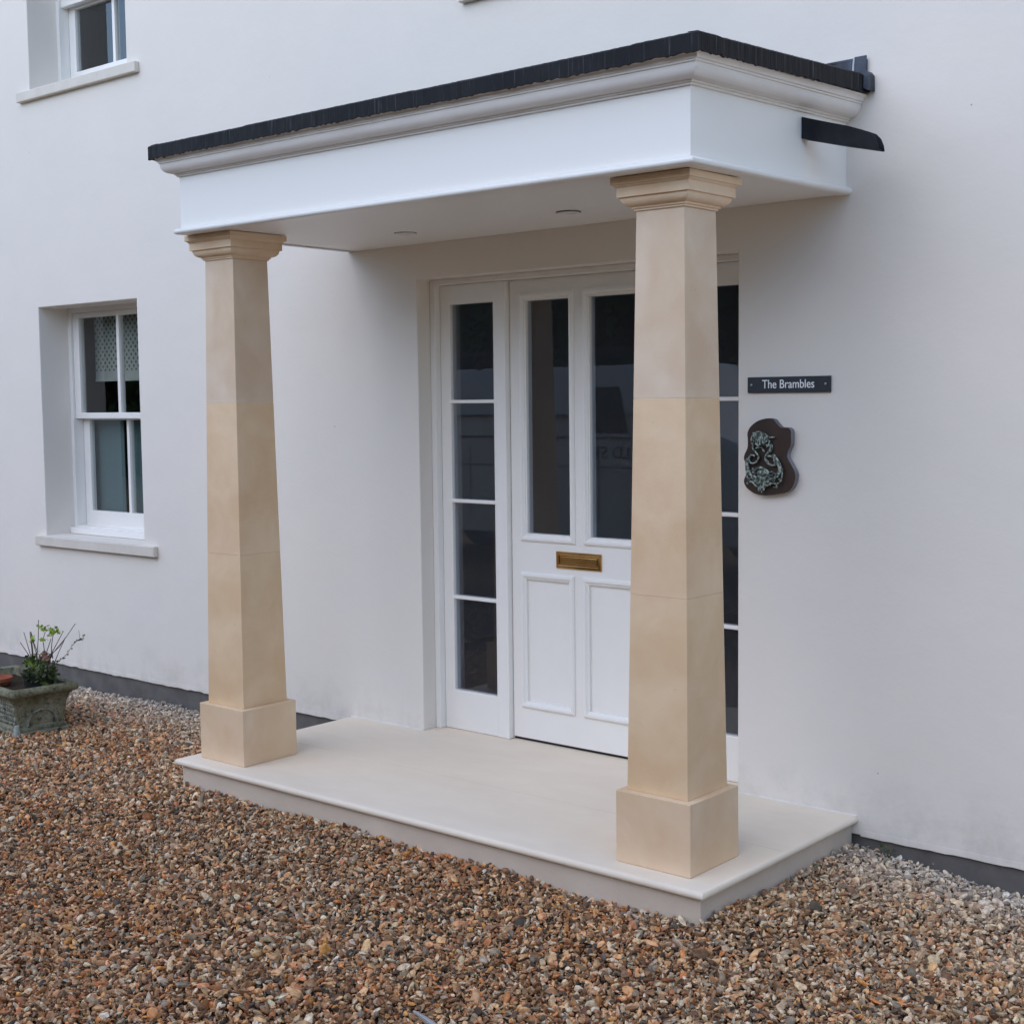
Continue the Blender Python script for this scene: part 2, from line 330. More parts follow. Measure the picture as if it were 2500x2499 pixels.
# blind, and an added teal panel painting the glass reflection, inside the lower window
def blind_extra(M, n, l, b, tc, col):
    mp = n.new('ShaderNodeMapping'); mp.inputs['Rotation'].default_value = (0, radians(45), 0); mp.inputs['Scale'].default_value = (30,1,30); l.new(tc.outputs['Object'], mp.inputs[0])
    sep = n.new('ShaderNodeSeparateXYZ'); l.new(mp.outputs[0], sep.inputs[0])
    def fr(o):
        a = n.new('ShaderNodeMath'); a.operation = 'FRACT'; l.new(o, a.inputs[0])
        s_ = n.new('ShaderNodeMath'); s_.operation = 'SUBTRACT'; s_.inputs[1].default_value = .5; l.new(a.outputs[0], s_.inputs[0])
        c_ = n.new('ShaderNodeMath'); c_.operation = 'ABSOLUTE'; l.new(s_.outputs[0], c_.inputs[0]); return c_.outputs[0]
    mxx = n.new('ShaderNodeMath'); mxx.operation = 'MAXIMUM'; l.new(fr(sep.outputs['X']), mxx.inputs[0]); l.new(fr(sep.outputs['Z']), mxx.inputs[1])
    lt = n.new('ShaderNodeMath'); lt.operation = 'LESS_THAN'; lt.inputs[1].default_value = .27; l.new(mxx.outputs[0], lt.inputs[0])
    s2 = n.new('ShaderNodeSeparateXYZ'); l.new(tc.outputs['Object'], s2.inputs[0])
    g_ = n.new('ShaderNodeMath'); g_.operation = 'GREATER_THAN'; g_.inputs[1].default_value = 2.0; l.new(s2.outputs['Z'], g_.inputs[0])
    mu = n.new('ShaderNodeMath'); mu.operation = 'MULTIPLY'; l.new(lt.outputs[0], mu.inputs[0]); l.new(g_.outputs[0], mu.inputs[1])
    mx = n.new('ShaderNodeMix'); mx.data_type = 'RGBA'; l.new(mu.outputs[0], mx.inputs[0]); mx.inputs[6].default_value = (.42,.43,.40,1); mx.inputs[7].default_value = (.17,.175,.17,1)
    l.new(mx.outputs[2], b.inputs['Base Color'])
BL = mat('blind_fabric', (.62,.66,.64), .9, .1, extra=blind_extra)
b_ = MB(); b_.box(-2.70, -1.74, .36, .364, 1.945, 2.40); b_.box(-2.70, -1.74, .355, .369, 1.935, 1.95)
tag(b_.build('roller_blind', BL), 'pale roller blind with a diamond dot pattern inside the lower window', 'blind')
REFL = mat('reflection_teal', (.12,.175,.19), .8, .1)
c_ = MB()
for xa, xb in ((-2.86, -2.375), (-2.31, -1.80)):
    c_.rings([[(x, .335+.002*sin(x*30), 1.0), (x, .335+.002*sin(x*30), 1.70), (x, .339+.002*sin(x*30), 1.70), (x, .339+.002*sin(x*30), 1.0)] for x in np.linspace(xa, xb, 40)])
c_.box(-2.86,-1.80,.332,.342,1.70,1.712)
tag(c_.build('reflection_panel', REFL), 'teal panel standing in for the reflection in the lower panes of the ground floor window', 'reflection_panel')

# ---- door set
df = MB()
x0, x1, z1 = DO[0], DO[1], DO[3]
df.plate(x0+.001, x1-.001, ZS, z1-.001, .085, .20, [(x0+.033, x1-.02, ZS, z1-.026)])
dfo = df.build('door_frame', WOOD, house, bevel=.003)
ml = MB()
for a, b in ((.889,.957), (1.765,1.833)): ml.box(a, b, .115, .20, ZS+.001, z1-.027)
ml.build('mullion', WOOD, dfo, bevel=.003)
def sidelight(a, b, ga, gb):
    bars = [(.8405,.857), (1.3035,1.3205), (1.7752,1.7918)]; zb, zt = .3976, 2.2408
    zz = [zb] + [q for c in bars for q in c] + [zt]
    m_ = MB(); m_.plate(a, b, ZS+.001, z1-.027, .12, .165, [(ga, gb, zz[i], zz[i+1]) for i in (0,2,4,6)])
    o = m_.build('sidelight', WOOD, house, bevel=.004)
    for i in (0,2,4,6):
        q = MB(); q.box(ga-.003, gb+.003, .138, .142, zz[i]-.003, zz[i+1]+.003); q.build('glass_pane', DGLASS, o)
    return o
sidelight(.546, .888, .6087, .8787); sidelight(1.834, 2.241, 1.915, 2.205)
# the door leaf
A = [(1.0545,1.3065,1.177,2.2365), (1.4185,1.6705,1.177,2.2365)]
P = [(1.017,1.328,.363,.996), (1.379,1.69,.363,.996)]
YD = .145
d = MB(); d.plate(.960, 1.762, ZS+.013, 2.3322, YD, .19, A + [(a+.03,b-.03,c+.03,e-.03) for a,b,c,e in P])
for a, b, c, e in P: d.box(a+.028, b-.028, YD+.010, .188, c+.028, e-.028)
door = d.build('front_door', WOOD, house, bevel=.0025)
mo = MB()
for a, b, c, e in A: mo.picture_frame(a-.036, b+.028, c-.036, e+.036, [(0,0),(0,.006),(.008,.012),(.016,.012),(.022,.006),(.028,.004),(.030,-.02)], YD)
for a, b, c, e in P: mo.picture_frame(a, b, c, e, [(0,0),(0,.008),(.007,.014),(.016,.015),(.024,.006),(.031,.003),(.031,-.02)], YD)
mo.build('door_moulding', WOOD, door, smooth=True, angle=25)
for a, b, c, e in A:
    q = MB(); q.box(a-.006, b+.006, YD+.016, YD+.020, c-.006, e+.006); q.build('glass_pane', DGLASS, door)
lb = MB(); lx0, lx1, lz0, lz1 = 1.2265, 1.4805, 1.0285, 1.105
lb.picture_frame(lx0, lx1, lz0, lz1, [(0,0),(0,.006),(.003,.009),(.012,.010),(.017,.006),(.019,.001)], YD)
lb.box(lx0+.019, lx1-.019, YD-.003, YD+.001, lz0+.019, lz1-.019)
lbo = lb.build('letterbox', BRASS, door, smooth=True, angle=25)
fl = MB(); fl.box(lx0+.024, lx1-.024, YD-.0075, YD-.0035, lz0+.0225, lz1-.022); fl.build('flap', BRASS, lbo, bevel=.0015)
th = MB(); th.box(.958, 1.764, .155, .2, ZS+.0005, ZS+.0125); th.build('threshold_shade', DARKGAP, dfo)  # dark strip painting the shade in the gap under the door

# ================================================================== porch canopy
porch = thing('porch_canopy', 'flat white timber porch canopy with a dark lead roof over the front door', 'porch', (1.4,-.5,ZB))
def P_(o): o.parent = porch; o.matrix_parent_inverse = Matrix.Translation(-porch.location); return o
XL = lambda y: .07 + (FX0-.07)*(-y/1.0393)     # the left side runs very slightly out of square
def u_rings(prof):
    """(offset, z) profile swept round the three sides of the canopy"""
    return [[(.07-o, 0, z), (FX0-o, FY-o, z), (FX1+o, FY-o, z), (FX1+o, 0, z+lift(z))] for o, z in prof]
lift = lambda z: .010+.023*(z-2.52)/.326
def sweep(prof, name, mt, sm=False, ang=25):
    m_ = MB(); m_.rings(u_rings(prof), False, False, closed=False); return P_(m_.build(name, mt, smooth=sm, angle=ang))
sweep([(0,2.53),(0,ZT)], 'frieze', WOODP)
bead = [(-.03,2.5165),(.004,2.5165)] + [(.008+.016*sin(t), 2.5295-.013*cos(t)) for t in np.linspace(0, pi*.95, 9)] + [(.001,2.5445)]
sweep(bead, 'bead_moulding', WOOD, True, 50)
cr = [(0,2.7605),(.009,2.7615),(.009,2.7685),(.016,2.7690),(.016,2.7745),(.024,2.7755)]
cr += [(.024+.034*sin(t), 2.7755+.034*(1-cos(t))*1.05) for t in np.linspace(.15, pi/2, 8)]
cr += [(.0585,2.8165),(.063,2.8170),(.063,2.8235),(.068,2.8245)] + [(.068+.012*(1-cos(t)), 2.8245+.016*sin(t)) for t in np.linspace(.2, pi/2, 5)] + [(.080,2.846)]
sweep(cr, 'cornice', WOODC, True, 30)
s_ = MB(); s_.add([(.07-.002,-.0005,ZB),(FX0-.002,FY+.002,ZB),(FX1-.002,FY+.002,ZB),(FX1-.002,-.0005,ZB+.010),(.068,-.0005,ZB+.02),(FX0-.002,FY+.002,ZB+.02),(FX1-.002,FY+.002,ZB+.02),(FX1-.002,-.0005,ZB+.03)],
   [(0,1,2,3),(7,6,5,4),(0,4,5,1),(1,5,6,2),(2,6,7,3),(3,7,4,0)])
P_(s_.build('soffit', WOODP))
for x, y in ((.806,-.368), (1.735,-.40)):
    dl = MB(); n_ = 28
    prof = [(.046,0),(.0455,.005),(.041,.006),(.037,.003),(.034,-.012),(.012,-.014)]
    dl.rings([[(x+r*cos(2*pi*k/n_), y+r*sin(2*pi*k/n_), ZB-d_z-.0005) for k in range(n_)] for r, d_z in prof], False, True)
    dlo = P_(dl.build('downlight', WOODP, smooth=True, angle=30))
    g2 = MB(); g2.rings([[(x+r*cos(2*pi*k/n_), y+r*sin(2*pi*k/n_), ZB-dz) for k in range(n_)] for r, dz in ((.0495,.0004),(.0495,.0014),(.044,.0014))], False, False)  # dark ring painted in as the shadow gap round the fitting
    o_ = g2.build('rim_shade', DARKGAP); o_.parent = dlo; o_.matrix_parent_inverse = Matrix.Identity(4)
# lead roof: dressed edge with combed vertical folds and a ragged drip
def z_top(y): return 2.894 + .054*(1+y/1.132)
def z_bot(y): return 2.836 + .046*(1+y/1.132)
O = .0925
path = []
def seg_pts(a, b, step):
    n_ = max(2, int((Vector(b)-Vector(a)).length/step)); return [Vector(a).lerp(Vector(b), i/n_) for i in range(n_)]
c0, c1, c2, c3 = (.07-O,0), (FX0-O,FY-O), (FX1+O,FY-O), (FX1+O,0)
path = seg_pts(c0,c1,.012)+seg_pts(c1,c2,.012)+seg_pts(c2,c3,.012)+[Vector(c3)]
cen = Vector((1.4,-.5)); rs = []
for i, q in enumerate(path):
    corner = min((q-Vector(c1)).length, (q-Vector(c2)).length) < .01
    nrm = Vector((0,0))
    if q.y > FY-O+.001: nrm.x = 1 if q.x > 1.4 else -1
    else: nrm.y = -1
    if corner: nrm = Vector((1 if q.x > 1.4 else -1, -1))
    j = 0 if corner else random.gauss(0, .0009); jb = random.gauss(0, .0016)
    lap = .004 if (q.y < -1 and (int((q.x+.3)/.95) % 2)) else 0
    a = q+nrm*(j+lap*.6)
    zt, zb = z_top(q.y)+lap*.5+random.uniform(-.0006,.0006), z_bot(q.y)+jb
    inn = q-nrm*.05
    rs.append([(inn.x,inn.y,zt+.004),(q.x-nrm.x*.012,q.y-nrm.y*.012,zt+.002),(a.x,a.y,zt-.006),(a.x,a.y,(zt+zb)/2),(a.x,a.y,zb),(q.x-nrm.x*.006,q.y-nrm.y*.006,zb-.001),(q.x-nrm.x*.02,q.y-nrm.y*.02,zb+.012)])
le = MB(); le.rings(rs, False, False, closed=False)
P_(le.build('lead_drip_edge', LEAD, smooth=True, angle=20))
lr = MB(); t_ = .045
lr.rings([[(.07-t_,0,2.952),(FX0-t_,FY-t_,2.899),(FX1+t_,FY-t_,2.899),(FX1+t_,0,2.952)], [(.07-t_,0,2.847),(FX0-t_,FY-t_,2.845),(FX1+t_,FY-t_,2.845),(FX1+t_,0,2.847)]])
P_(lr.build('lead_roof', LEADS))
fr_ = MB(); fr_.box(.02,2.803,-.012,-.0005,2.90,3.004); fr_.box(2.758,2.806,-.016,-.0125,2.925,3.016)
fr_.add([(2.2,-.013,3.003),(2.756,-.013,3.003),(2.756,-.013,3.013),(2.2,-.013,3.007),(2.2,-.001,3.003),(2.756,-.001,3.003),(2.756,-.001,3.013),(2.2,-.001,3.007)],[(0,1,2,3),(7,6,5,4),(3,2,6,7),(0,3,7,4),(1,5,6,2),(0,4,5,1)])
fr_.rings([[(2.752,y,2.93),(2.758,y,2.93),(2.7575,y,2.975),(2.760,y,3.012),(2.754,y,3.012),(2.751,y,2.975)] for y in (-.019,-.0126)], mi=1)
fr_.rings([[(2.80,y,2.955),(2.822,y,2.953),(2.832,y,2.94),(2.834,y,2.885),(2.826,y,2.884),(2.800,y,2.90)] for y in (-.05,-.002)], mi=0)
P_(fr_.build('lead_flashing', [LEADP, SEAL], bevel=.001))
# spout: an open lead chute running down from the side of the canopy
sp = MB(); ya, yb = -.338, -.292
side = [(FX1+.0015,2.763),(2.80,2.7385),(2.90,2.7085),(2.950,2.690),(2.982,2.676),(2.999,2.658),(3.009,2.634),(3.012,2.6145),(3.004,2.6150),(2.87,2.648),(FX1+.0015,2.688)]
def wob(s, k): return [(x, y_k, z) for (x, z), y_k in zip(s, [k]*len(s))]
sp.rings([wob(side, ya), wob(side, ya+.004)])
sp.rings([wob(side, yb), wob(side, yb+.004)])
bot = [(FX1+.0015,2.6885),(2.87,2.6485),(3.006,2.6150)]
sp.rings([[(x,ya+.0045,z+.0002),(x,yb-.0005,z+.0002),(x,yb-.0005,z+.0045),(x,ya+.0045,z+.0045)] for x, z in bot])
P_(sp.build('lead_spout', LEADS, bevel=.0012))

# ================================================================== step
step = thing('porch_step', 'low pale stone porch step with a rounded nosing under both columns', 'step', (1.4,-.5,.06))
def T_(o): o.parent = step; o.matrix_parent_inverse = Matrix.Translation(-step.location); return o
tr_ = MB(); rad = .0145
pr = [(-.05,ZS)] + [(-rad+rad*sin(t), ZS-rad+rad*cos(t)) for t in np.linspace(0, pi, 9)] + [(-.04, ZS-2*rad)]
tr_.rings([[(0-o,-.0008,z),(0-o,Y1-o,z),(X1+o,Y1-o,z),(X1+o,-.0008,z)] for o, z in pr], False, False, closed=True)
tr_.add([(.05,-.0008,ZS),(.05,Y1+.05,ZS),(X1-.05,Y1+.05,ZS),(X1-.05,-.0008,ZS)], [(0,1,2,3)])
tr_.box(.515,2.26,-.0005,.21,ZS-.03,ZS-.0004)
T_(tr_.build('tread', TREAD, smooth=True, angle=40))
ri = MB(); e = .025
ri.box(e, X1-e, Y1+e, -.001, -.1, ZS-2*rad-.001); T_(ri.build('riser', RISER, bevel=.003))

for xa, xb in ((.0, .508), (2.268, 2.79)):
    mj = MB(); xs = np.arange(xa, xb, .011); jj = np.abs(rng.normal(0, .0016, len(xs))); kk = rng.uniform(.35, 1.2, len(xs))
    mj.rings([[(x, -.0009, ZS+.004*k_+.002), (x, -.003*k_-.001, ZS+.0032*k_), (x, -.005*k_-.001-j, ZS+.0003), (x, -.0009, ZS-.003)] for x, j, k_ in zip(xs, jj, kk)])
    T_(mj.build('mortar_joint', RENDER, smooth=True, angle=60))

jl = MB(); jl.box(.02, X1-.02, -.5415, -.5400, ZS-.002, ZS+.0003); T_(jl.build('slab_joint', mat('joint_mortar', (.60,.52,.42), .9)))

# ================================================================== columns
def tint(o, f):
    me = o.data; a = me.color_attributes.new('tint', 'FLOAT_COLOR', 'POINT')
    for i, v in enumerate(me.vertices): a.data[i].color = (*f(v.co), 1)
def make_column(label):
    t = thing('stone_column', label, 'column', (0,0,ZS), 'square stone porch columns')
    q = MB(); q.square(0, 0, [(.1514,0.0005),(.1514,.2497)]); o = q.build('plinth', STONE, t, bevel=.003); tint(o, lambda c: (1,1,1))
    q = MB(); hb, ht, z0, z1_ = .1231, .095, .2502, 2.204
    hw = lambda z: hb + (ht-hb)*(z-z0)/(z1_-z0)
    cuts = [z0, 1.128-ZS, 1.789-ZS, z1_]; cols = []
    tn = [(1.0,.97,.90), (1.01,.98,.93), (.95,1.0,1.10)]
    for k in range(3):
        a, b = cuts[k]+(.0002 if k else 0), cuts[k+1]-.0002
        q.square(0, 0, [(hw(a),a),(hw(b),b)]); cols += [tn[k]]*8
    o = q.build('shaft', STONE, t, bevel=.0012)
    a = o.data.color_attributes.new('tint', 'FLOAT_COLOR', 'POINT')
    for i, c in enumerate(cols): a.data[i].color = (*c, 1)
    zc = 2.52-ZS
    pr = [(.095,2.2042),(.101,2.2045),(.101,2.2125),(.107,2.2130),(.107,2.2200)]
    pr += [(.107+.026*(1-cos(t)), 2.2200+.028*sin(t)) for t in np.linspace(.25, pi/2, 7)][::1]
    pr = [(.095,2.2042),(.101,2.2045),(.101,2.2115),(.107,2.2120),(.107,2.2190)] + [(.107+.027*sin(t), 2.2190+.028*(1-cos(t))) for t in np.linspace(.2, pi/2, 7)]
    pr += [(.1355,2.2475),(.1425,2.2480),(.1425,2.2805),(.146,2.2815),(.150,2.2865),(.153,2.2885),(.157,2.2890),(.157,2.303),(.1575,zc-.003)]
    q = MB(); q.square(0, 0, pr); o = q.build('capital', STONE, t, bevel=.0012); tint(o, lambda c: (1.04,1.05,1.08))
    return t
c1_ = make_column('tapering square sandstone column nearest the camera, beside the house nameplate'); c1_.location = (2.5303,-.8351,ZS)
c2_ = c1_.copy(); C.objects.link(c2_); c2_.location = (.2243,-.8351,ZS); c2_.rotation_euler.z = 0
c2_['label'] = 'tapering square sandstone column at the far corner of the step, nearer the ground floor window'
for ch in list(c1_.children):
    k = ch.copy(); C.objects.link(k); k.parent = c2_
# ================================================================== nameplate
def text_mesh(name, body, size, sx, loc, rot, mt, parent=None, ext=.001, weight=0):
    cu = bpy.data.curves.new(name, 'FONT'); cu.body = body; cu.size = size; cu.extrude = ext; cu.align_x = 'CENTER'; cu.align_y = 'CENTER'; cu.offset = weight
    tmp = bpy.data.objects.new(name+'_tmp', cu); C.objects.link(tmp); dg = bpy.context.evaluated_depsgraph_get()
    me = bpy.data.meshes.new_from_object(tmp.evaluated_get(dg)); bpy.data.objects.remove(tmp)
    me.materials.clear(); me.materials.append(mt)
    M = Matrix.Translation(loc) @ rot.to_4x4() @ Matrix.Diagonal((sx,1,1,1)); me.transform(M)
    o = bpy.data.objects.new(name, me); C.objects.link(o)
    if parent: o.parent = parent
    return o
SLATE = mat('slate_plate', (.022,.026,.034), .45, .4, var=(.03,.035,.045), vscale=20, bump=.1)
LETTER = mat('letter_paint', (.85,.86,.87), .6)
np_ = thing('nameplate', 'dark slate house sign lettered The Brambles on the wall right of the door', 'sign', (2.489,-.001,1.836))
q = MB(); q.box(-.1785,.1785,-.009,0,-.0305,.0305); q.build('plate', SLATE, np_, bevel=.001)
text_mesh('lettering', 'The Brambles', .047, .86, (0,-.0098,.001), Matrix.Rotation(pi/2,3,'X'), LETTER, np_, .0005, .0002)
for sx in (-.161,.158):
    q = MB(); n_ = 10
    q.rings([[(sx+r*cos(2*pi*k/n_), y, .001+r*sin(2*pi*k/n_)) for k in range(n_)] for r, y in ((.0045,-.0085),(.0045,-.0105),(.003,-.0115))]); q.build('screw', CHROME, np_)

# ================================================================== knocker on a wooden board
kn = thing('wall_knocker', 'ornate verdigris door knocker mounted on a wavy brown wooden board below the nameplate', 'door knocker', (2.41,-.001,1.56))
K = lambda o: (setattr(o, 'parent', kn), setattr(o, 'matrix_parent_inverse', Matrix.Translation(-kn.location)), o)[2]
outl = [(2.3223,1.6511),(2.3363,1.6757),(2.3678,1.6971),(2.4059,1.7068),(2.4334,1.7047),(2.4506,1.6881),(2.4694,1.6731),(2.4982,1.6717),(2.5117,1.6613),(2.5135,1.6374),(2.512,1.6045),(2.5003,1.5803),(2.4987,1.5563),(2.5191,1.5236),(2.5327,1.494),(2.5279,1.4608),(2.5128,1.4363),(2.4925,1.4236),(2.4516,1.4146),(2.4034,1.409),(2.3615,1.413),(2.3334,1.4259),(2.3139,1.4422),(2.3068,1.4636),(2.3191,1.4947),(2.3173,1.5223),(2.3066,1.5497),(2.3101,1.5682),(2.3225,1.593),(2.3242,1.6236)]
def cr_loop(P, n=4, closed=True):
    out = []; m_ = len(P)
    for i in range(m_ if closed else m_-1):
        g_ = lambda k: Vector(P[k % m_]) if closed else Vector(P[min(max(k,0),m_-1)])
        p0, p1, p2, p3 = g_(i-1), g_(i), g_(i+1), g_(i+2)
        for s in range(n):
            t = s/n; out.append(.5*((2*p1)+(-p0+p2)*t+(2*p0-5*p1+4*p2-p3)*t*t+(-p0+3*p1-3*p2+p3)*t**3))
    if not closed: out.append(Vector(P[-1]))
    return out
ol = cr_loop(outl); cx_, cz_ = 2.415, 1.556
sc = lambda p, s: (cx_+(p.x-cx_)*s, cz_+(p.y-cz_)*s)
BOARD = mat('dark_oak_board', (.062,.037,.028), .5, .3, var=(.038,.023,.018), vscale=6, stretch=(1,1,.25), bump=.3, bscale=25)
EDGE = mat('weathered_board_edge', (.26,.24,.26), .8, .2, var=(.17,.15,.16), vscale=14)
q = MB()
q.rings([[(*(lambda a: (a[0], y, a[1]))(sc(p, s)),) for p in ol] for s, y in ((.985,-.032),(1.0,-.029))], cap0=True, cap1=False, mi=0)
q.rings([[(p.x, y, p.y) for p in ol] for y in (-.029,-.002)], cap0=False, cap1=True, mi=1)
K(q.build('wooden_board', [BOARD, EDGE], smooth=True, angle=40))
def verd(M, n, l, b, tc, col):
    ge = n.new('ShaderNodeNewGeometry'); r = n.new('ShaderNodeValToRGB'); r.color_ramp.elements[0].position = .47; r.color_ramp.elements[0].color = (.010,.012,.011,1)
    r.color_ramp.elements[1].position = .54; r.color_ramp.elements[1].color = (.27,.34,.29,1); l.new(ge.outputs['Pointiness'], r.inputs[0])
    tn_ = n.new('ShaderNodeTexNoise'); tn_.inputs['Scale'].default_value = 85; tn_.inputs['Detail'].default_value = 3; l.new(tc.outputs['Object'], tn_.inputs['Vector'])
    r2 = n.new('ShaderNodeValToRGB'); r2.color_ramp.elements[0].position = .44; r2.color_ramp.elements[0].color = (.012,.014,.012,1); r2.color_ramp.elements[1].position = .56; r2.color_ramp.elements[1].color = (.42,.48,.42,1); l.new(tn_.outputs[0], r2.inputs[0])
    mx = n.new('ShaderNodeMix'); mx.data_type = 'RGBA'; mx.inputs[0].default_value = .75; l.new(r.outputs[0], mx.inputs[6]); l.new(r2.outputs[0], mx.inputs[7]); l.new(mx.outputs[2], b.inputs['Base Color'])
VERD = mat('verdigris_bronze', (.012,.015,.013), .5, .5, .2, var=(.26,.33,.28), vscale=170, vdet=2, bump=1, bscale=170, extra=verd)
kx = lambda px, py, y=-.045: (2.3066+(px-345)*.000345, y, 1.7068-(py-738)*.000304)
q = MB()
def kt(pts, r, dep=-.045, n=8):
    P3 = [(p[0], p[1]) for p in pts]; sm_ = cr_loop(P3, 5, False); q.tube([kx(p.x, p.y, dep) for p in sm_], r, n)
# two swan-neck arms, twin lower loops, crest and garland
for dx_, rr in ((0,.0036), (16,.0022)):
    kt([(500-dx_,1060),(490-dx_,1120),(530-dx_,1170),(560-dx_*.5,1230),(530-dx_,1290),(480-dx_,1310),(445-dx_,1290),(440-dx_,1240),(470-dx_,1205),(510-dx_,1215)], rr, -.044+dx_*.0003)
    kt([(700+dx_,1060),(712+dx_,1120),(670+dx_,1180),(645+dx_*.5,1230),(665+dx_,1290),(720+dx_,1330),(760+dx_,1320),(760+dx_,1260),(720+dx_,1215),(680+dx_,1215)], rr, -.044+dx_*.0003)
    kt([(430-dx_,1250),(420-dx_,1330),(440-dx_,1410),(480-dx_,1470)], [.005+.00002*i for i in range(16)], -.046)
    kt([(740+dx_,1200),(800+dx_,1280),(830+dx_,1380),(800+dx_,1440)], [.005+.00002*i for i in range(16)], -.046)
kt([(530,1120),(545,1105),(600,1110),(620,1140),(640,1160)], .003)
kt([(480,1060),(470,1000),(500,930),(560,905),(640,935),(700,975),(765,970)], .0032)
kt([(490,1030),(560,1000),(620,1060),(690,1060),(700,1010)], .003)
kt([(520,920),(600,960),(660,1010),(640,1080)], .0028, -.050)
kt([(560,920),(530,1000),(560,1080),(600,1060)], .0028, -.052)
for k in range(7): kt([(500+k*32,915+k*9),(520+k*26,960+(k%3)*22),(510+k*27,1035+(k%2)*35)], .0022+.0006*(k%2), -.053)
kt([(400,1370),(410,1450),(430,1520),(500,1545),(560,1520)], .0035)
kt([(865,1370),(860,1450),(830,1540),(760,1560),(690,1540)], .0032)
kt([(500,1430),(540,1380),(600,1360),(660,1385),(700,1430),(660,1480),(560,1490),(510,1460)], .0048, -.050)
kt([(700,1440),(730,1410),(780,1440),(770,1490),(720,1500),(690,1470)], .0032, -.048)
kt([(480,1540),(540,1590),(600,1620),(660,1580),(720,1570)], .0040, -.048)
random.seed(5)
for _ in range(46):
    a = random.uniform(0, 2*pi); r0 = random.uniform(25,60)
    px = random.choice([random.uniform(410,850), random.gauss(610,60)]); py = random.gauss(1480,38)
    kt([(px,py),(px+r0*.5*cos(a),py+r0*.4*sin(a)+8),(px+r0*cos(a+.9),py+r0*.6*sin(a+.9))], [.0036-.0002*i for i in range(11)], -.048-random.uniform(0,.007), 6)
for _ in range(16):
    a = random.uniform(0, 2*pi); px = random.gauss(595,28); py = random.uniform(1540,1670); sc_ = max(.25, 1-(py-1540)/200)
    kt([(px,py-20),(px+30*sc_*cos(a),py),(px+20*sc_*cos(a+1),py+15)], [.0036-.0002*i for i in range(11)], -.045-random.uniform(0,.006), 6)
for _ in range(22):
    a = random.uniform(0, 2*pi); px = random.gauss(590,55); py = random.gauss(990,40)
    kt([(px,py),(px+22*cos(a),py+18*sin(a)),(px+36*cos(a+1),py+30*sin(a+1))], [.0034-.0002*i for i in range(11)], -.047-random.uniform(0,.008), 6)
V, Fc = ICO2
for px, py, sx_, sz_ in ((590,990,95,70),(610,1430,90,50),(600,1500,150,40),(600,1590,45,60)):
    q.add([(kx(px,py)[0]+v[0]*sx_*.000345, -.038+v[1]*.010, kx(px,py)[2]+v[2]*sz_*.000304) for v in V], Fc)
for px, py in ((480,1060),(700,1060),(610,1520)): q.box(kx(px,py)[0]-.004, kx(px,py)[0]+.004, -.042, -.0325, kx(px,py)[2]-.004, kx(px,py)[2]+.004)
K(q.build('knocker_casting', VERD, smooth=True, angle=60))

# ================================================================== planter with its contents
pl = thing('stone_planter', 'mossy square cast stone planter on the gravel left of the columns', 'planter', (-1.81,-.80,.045), rz=radians(-6))
def moss(M, n, l, b, tc, col):
    sep = n.new('ShaderNodeSeparateXYZ'); l.new(tc.outputs['Object'], sep.inputs[0])
    t = n.new('ShaderNodeTexNoise'); t.inputs['Scale'].default_value = 38; t.inputs['Detail'].default_value = 8; t.inputs['Roughness'].default_value = .75; l.new(tc.outputs['Object'], t.inputs['Vector'])
    r = n.new('ShaderNodeValToRGB'); r.color_ramp.elements[0].position = .5; r.color_ramp.elements[0].color = (0,0,0,1); r.color_ramp.elements[1].position = .64; r.color_ramp.elements[1].color = (1,1,1,1)
    l.new(t.outputs[0], r.inputs[0]); mx = n.new('ShaderNodeMix'); mx.data_type = 'RGBA'; l.new(r.outputs[0], mx.inputs[0]); l.new(col, mx.inputs[6]); mx.inputs[7].default_value = (.055,.052,.04,1)
    l.new(mx.outputs[2], b.inputs['Base Color'])
PLM = mat('mossy_cast_stone', (.12,.11,.055), .9, .15, var=(.30,.285,.20), vscale=7, vdet=8, bump=1, bscale=45, bdist=.006, extra=moss)
PLW = mat('lichened_cast_stone', (.15,.15,.10), .9, .15, var=(.36,.37,.31), vscale=12, vdet=8, bump=.8, bscale=45, bdist=.005, extra=moss)
HX, HY = .37, .19
def rect(hx, hy, z, r=.012):
    pts = []
    for cx, cy, a0 in ((hx-r,-hy+r,-90),(hx-r,hy-r,0),(-hx+r,hy-r,90),(-hx+r,-hy+r,180)):
        for k in range(4): a = radians(a0+30*k); pts.append((cx+r*cos(a), cy+r*sin(a), z))
    return pts
def prr(prof): return [rect(HX+o, HY+o, z, max(.004,.014+min(0,o)*.05)) for o, z in prof]
q = MB()
q.rings(prr([(-.042,.0),(-.040,.03),(-.058,.034),(-.060,.06)]), mi=1)
q.build('foot', PLW, pl, bevel=.004)
q = MB()
q.rings(prr([(-.060,.028),(-.048,.034),(-.047,.048),(-.056,.052),(-.062,.058),(-.054,.10),(-.046,.17),(-.034,.205),(-.018,.222)]), cap1=False)
q.build('body', PLM, pl, smooth=True, angle=40)
q = MB()
q.rings(prr([(-.018,.222),(-.002,.228),(.003,.24),(.0,.256),(-.012,.266),(-.028,.268),(-.04,.262),(-.045,.22),(-.05,.20)]), cap0=False, cap1=False)
q.build('rim', PLM, pl, smooth=True, angle=50)
q = MB()      # pale lichen bloom on the near corner of the foot
q.rings([[(HX-.050+r_c*cos(t), -HY+.050+r_c*sin(t), z) for t in np.linspace(-pi, pi*.5+.1, 9)] for r_c, z in ((.020,.0),(.017,.05),(.012,.075))], mi=0)
q.build('corner_bloom', mat('pale_lichen', (.42,.45,.42), .9, .1, var=(.25,.27,.22), vscale=30, bump=.6), pl, smooth=True)
q = MB()      # raised arch on the end and cast scales on the long side
xa = HX-.048
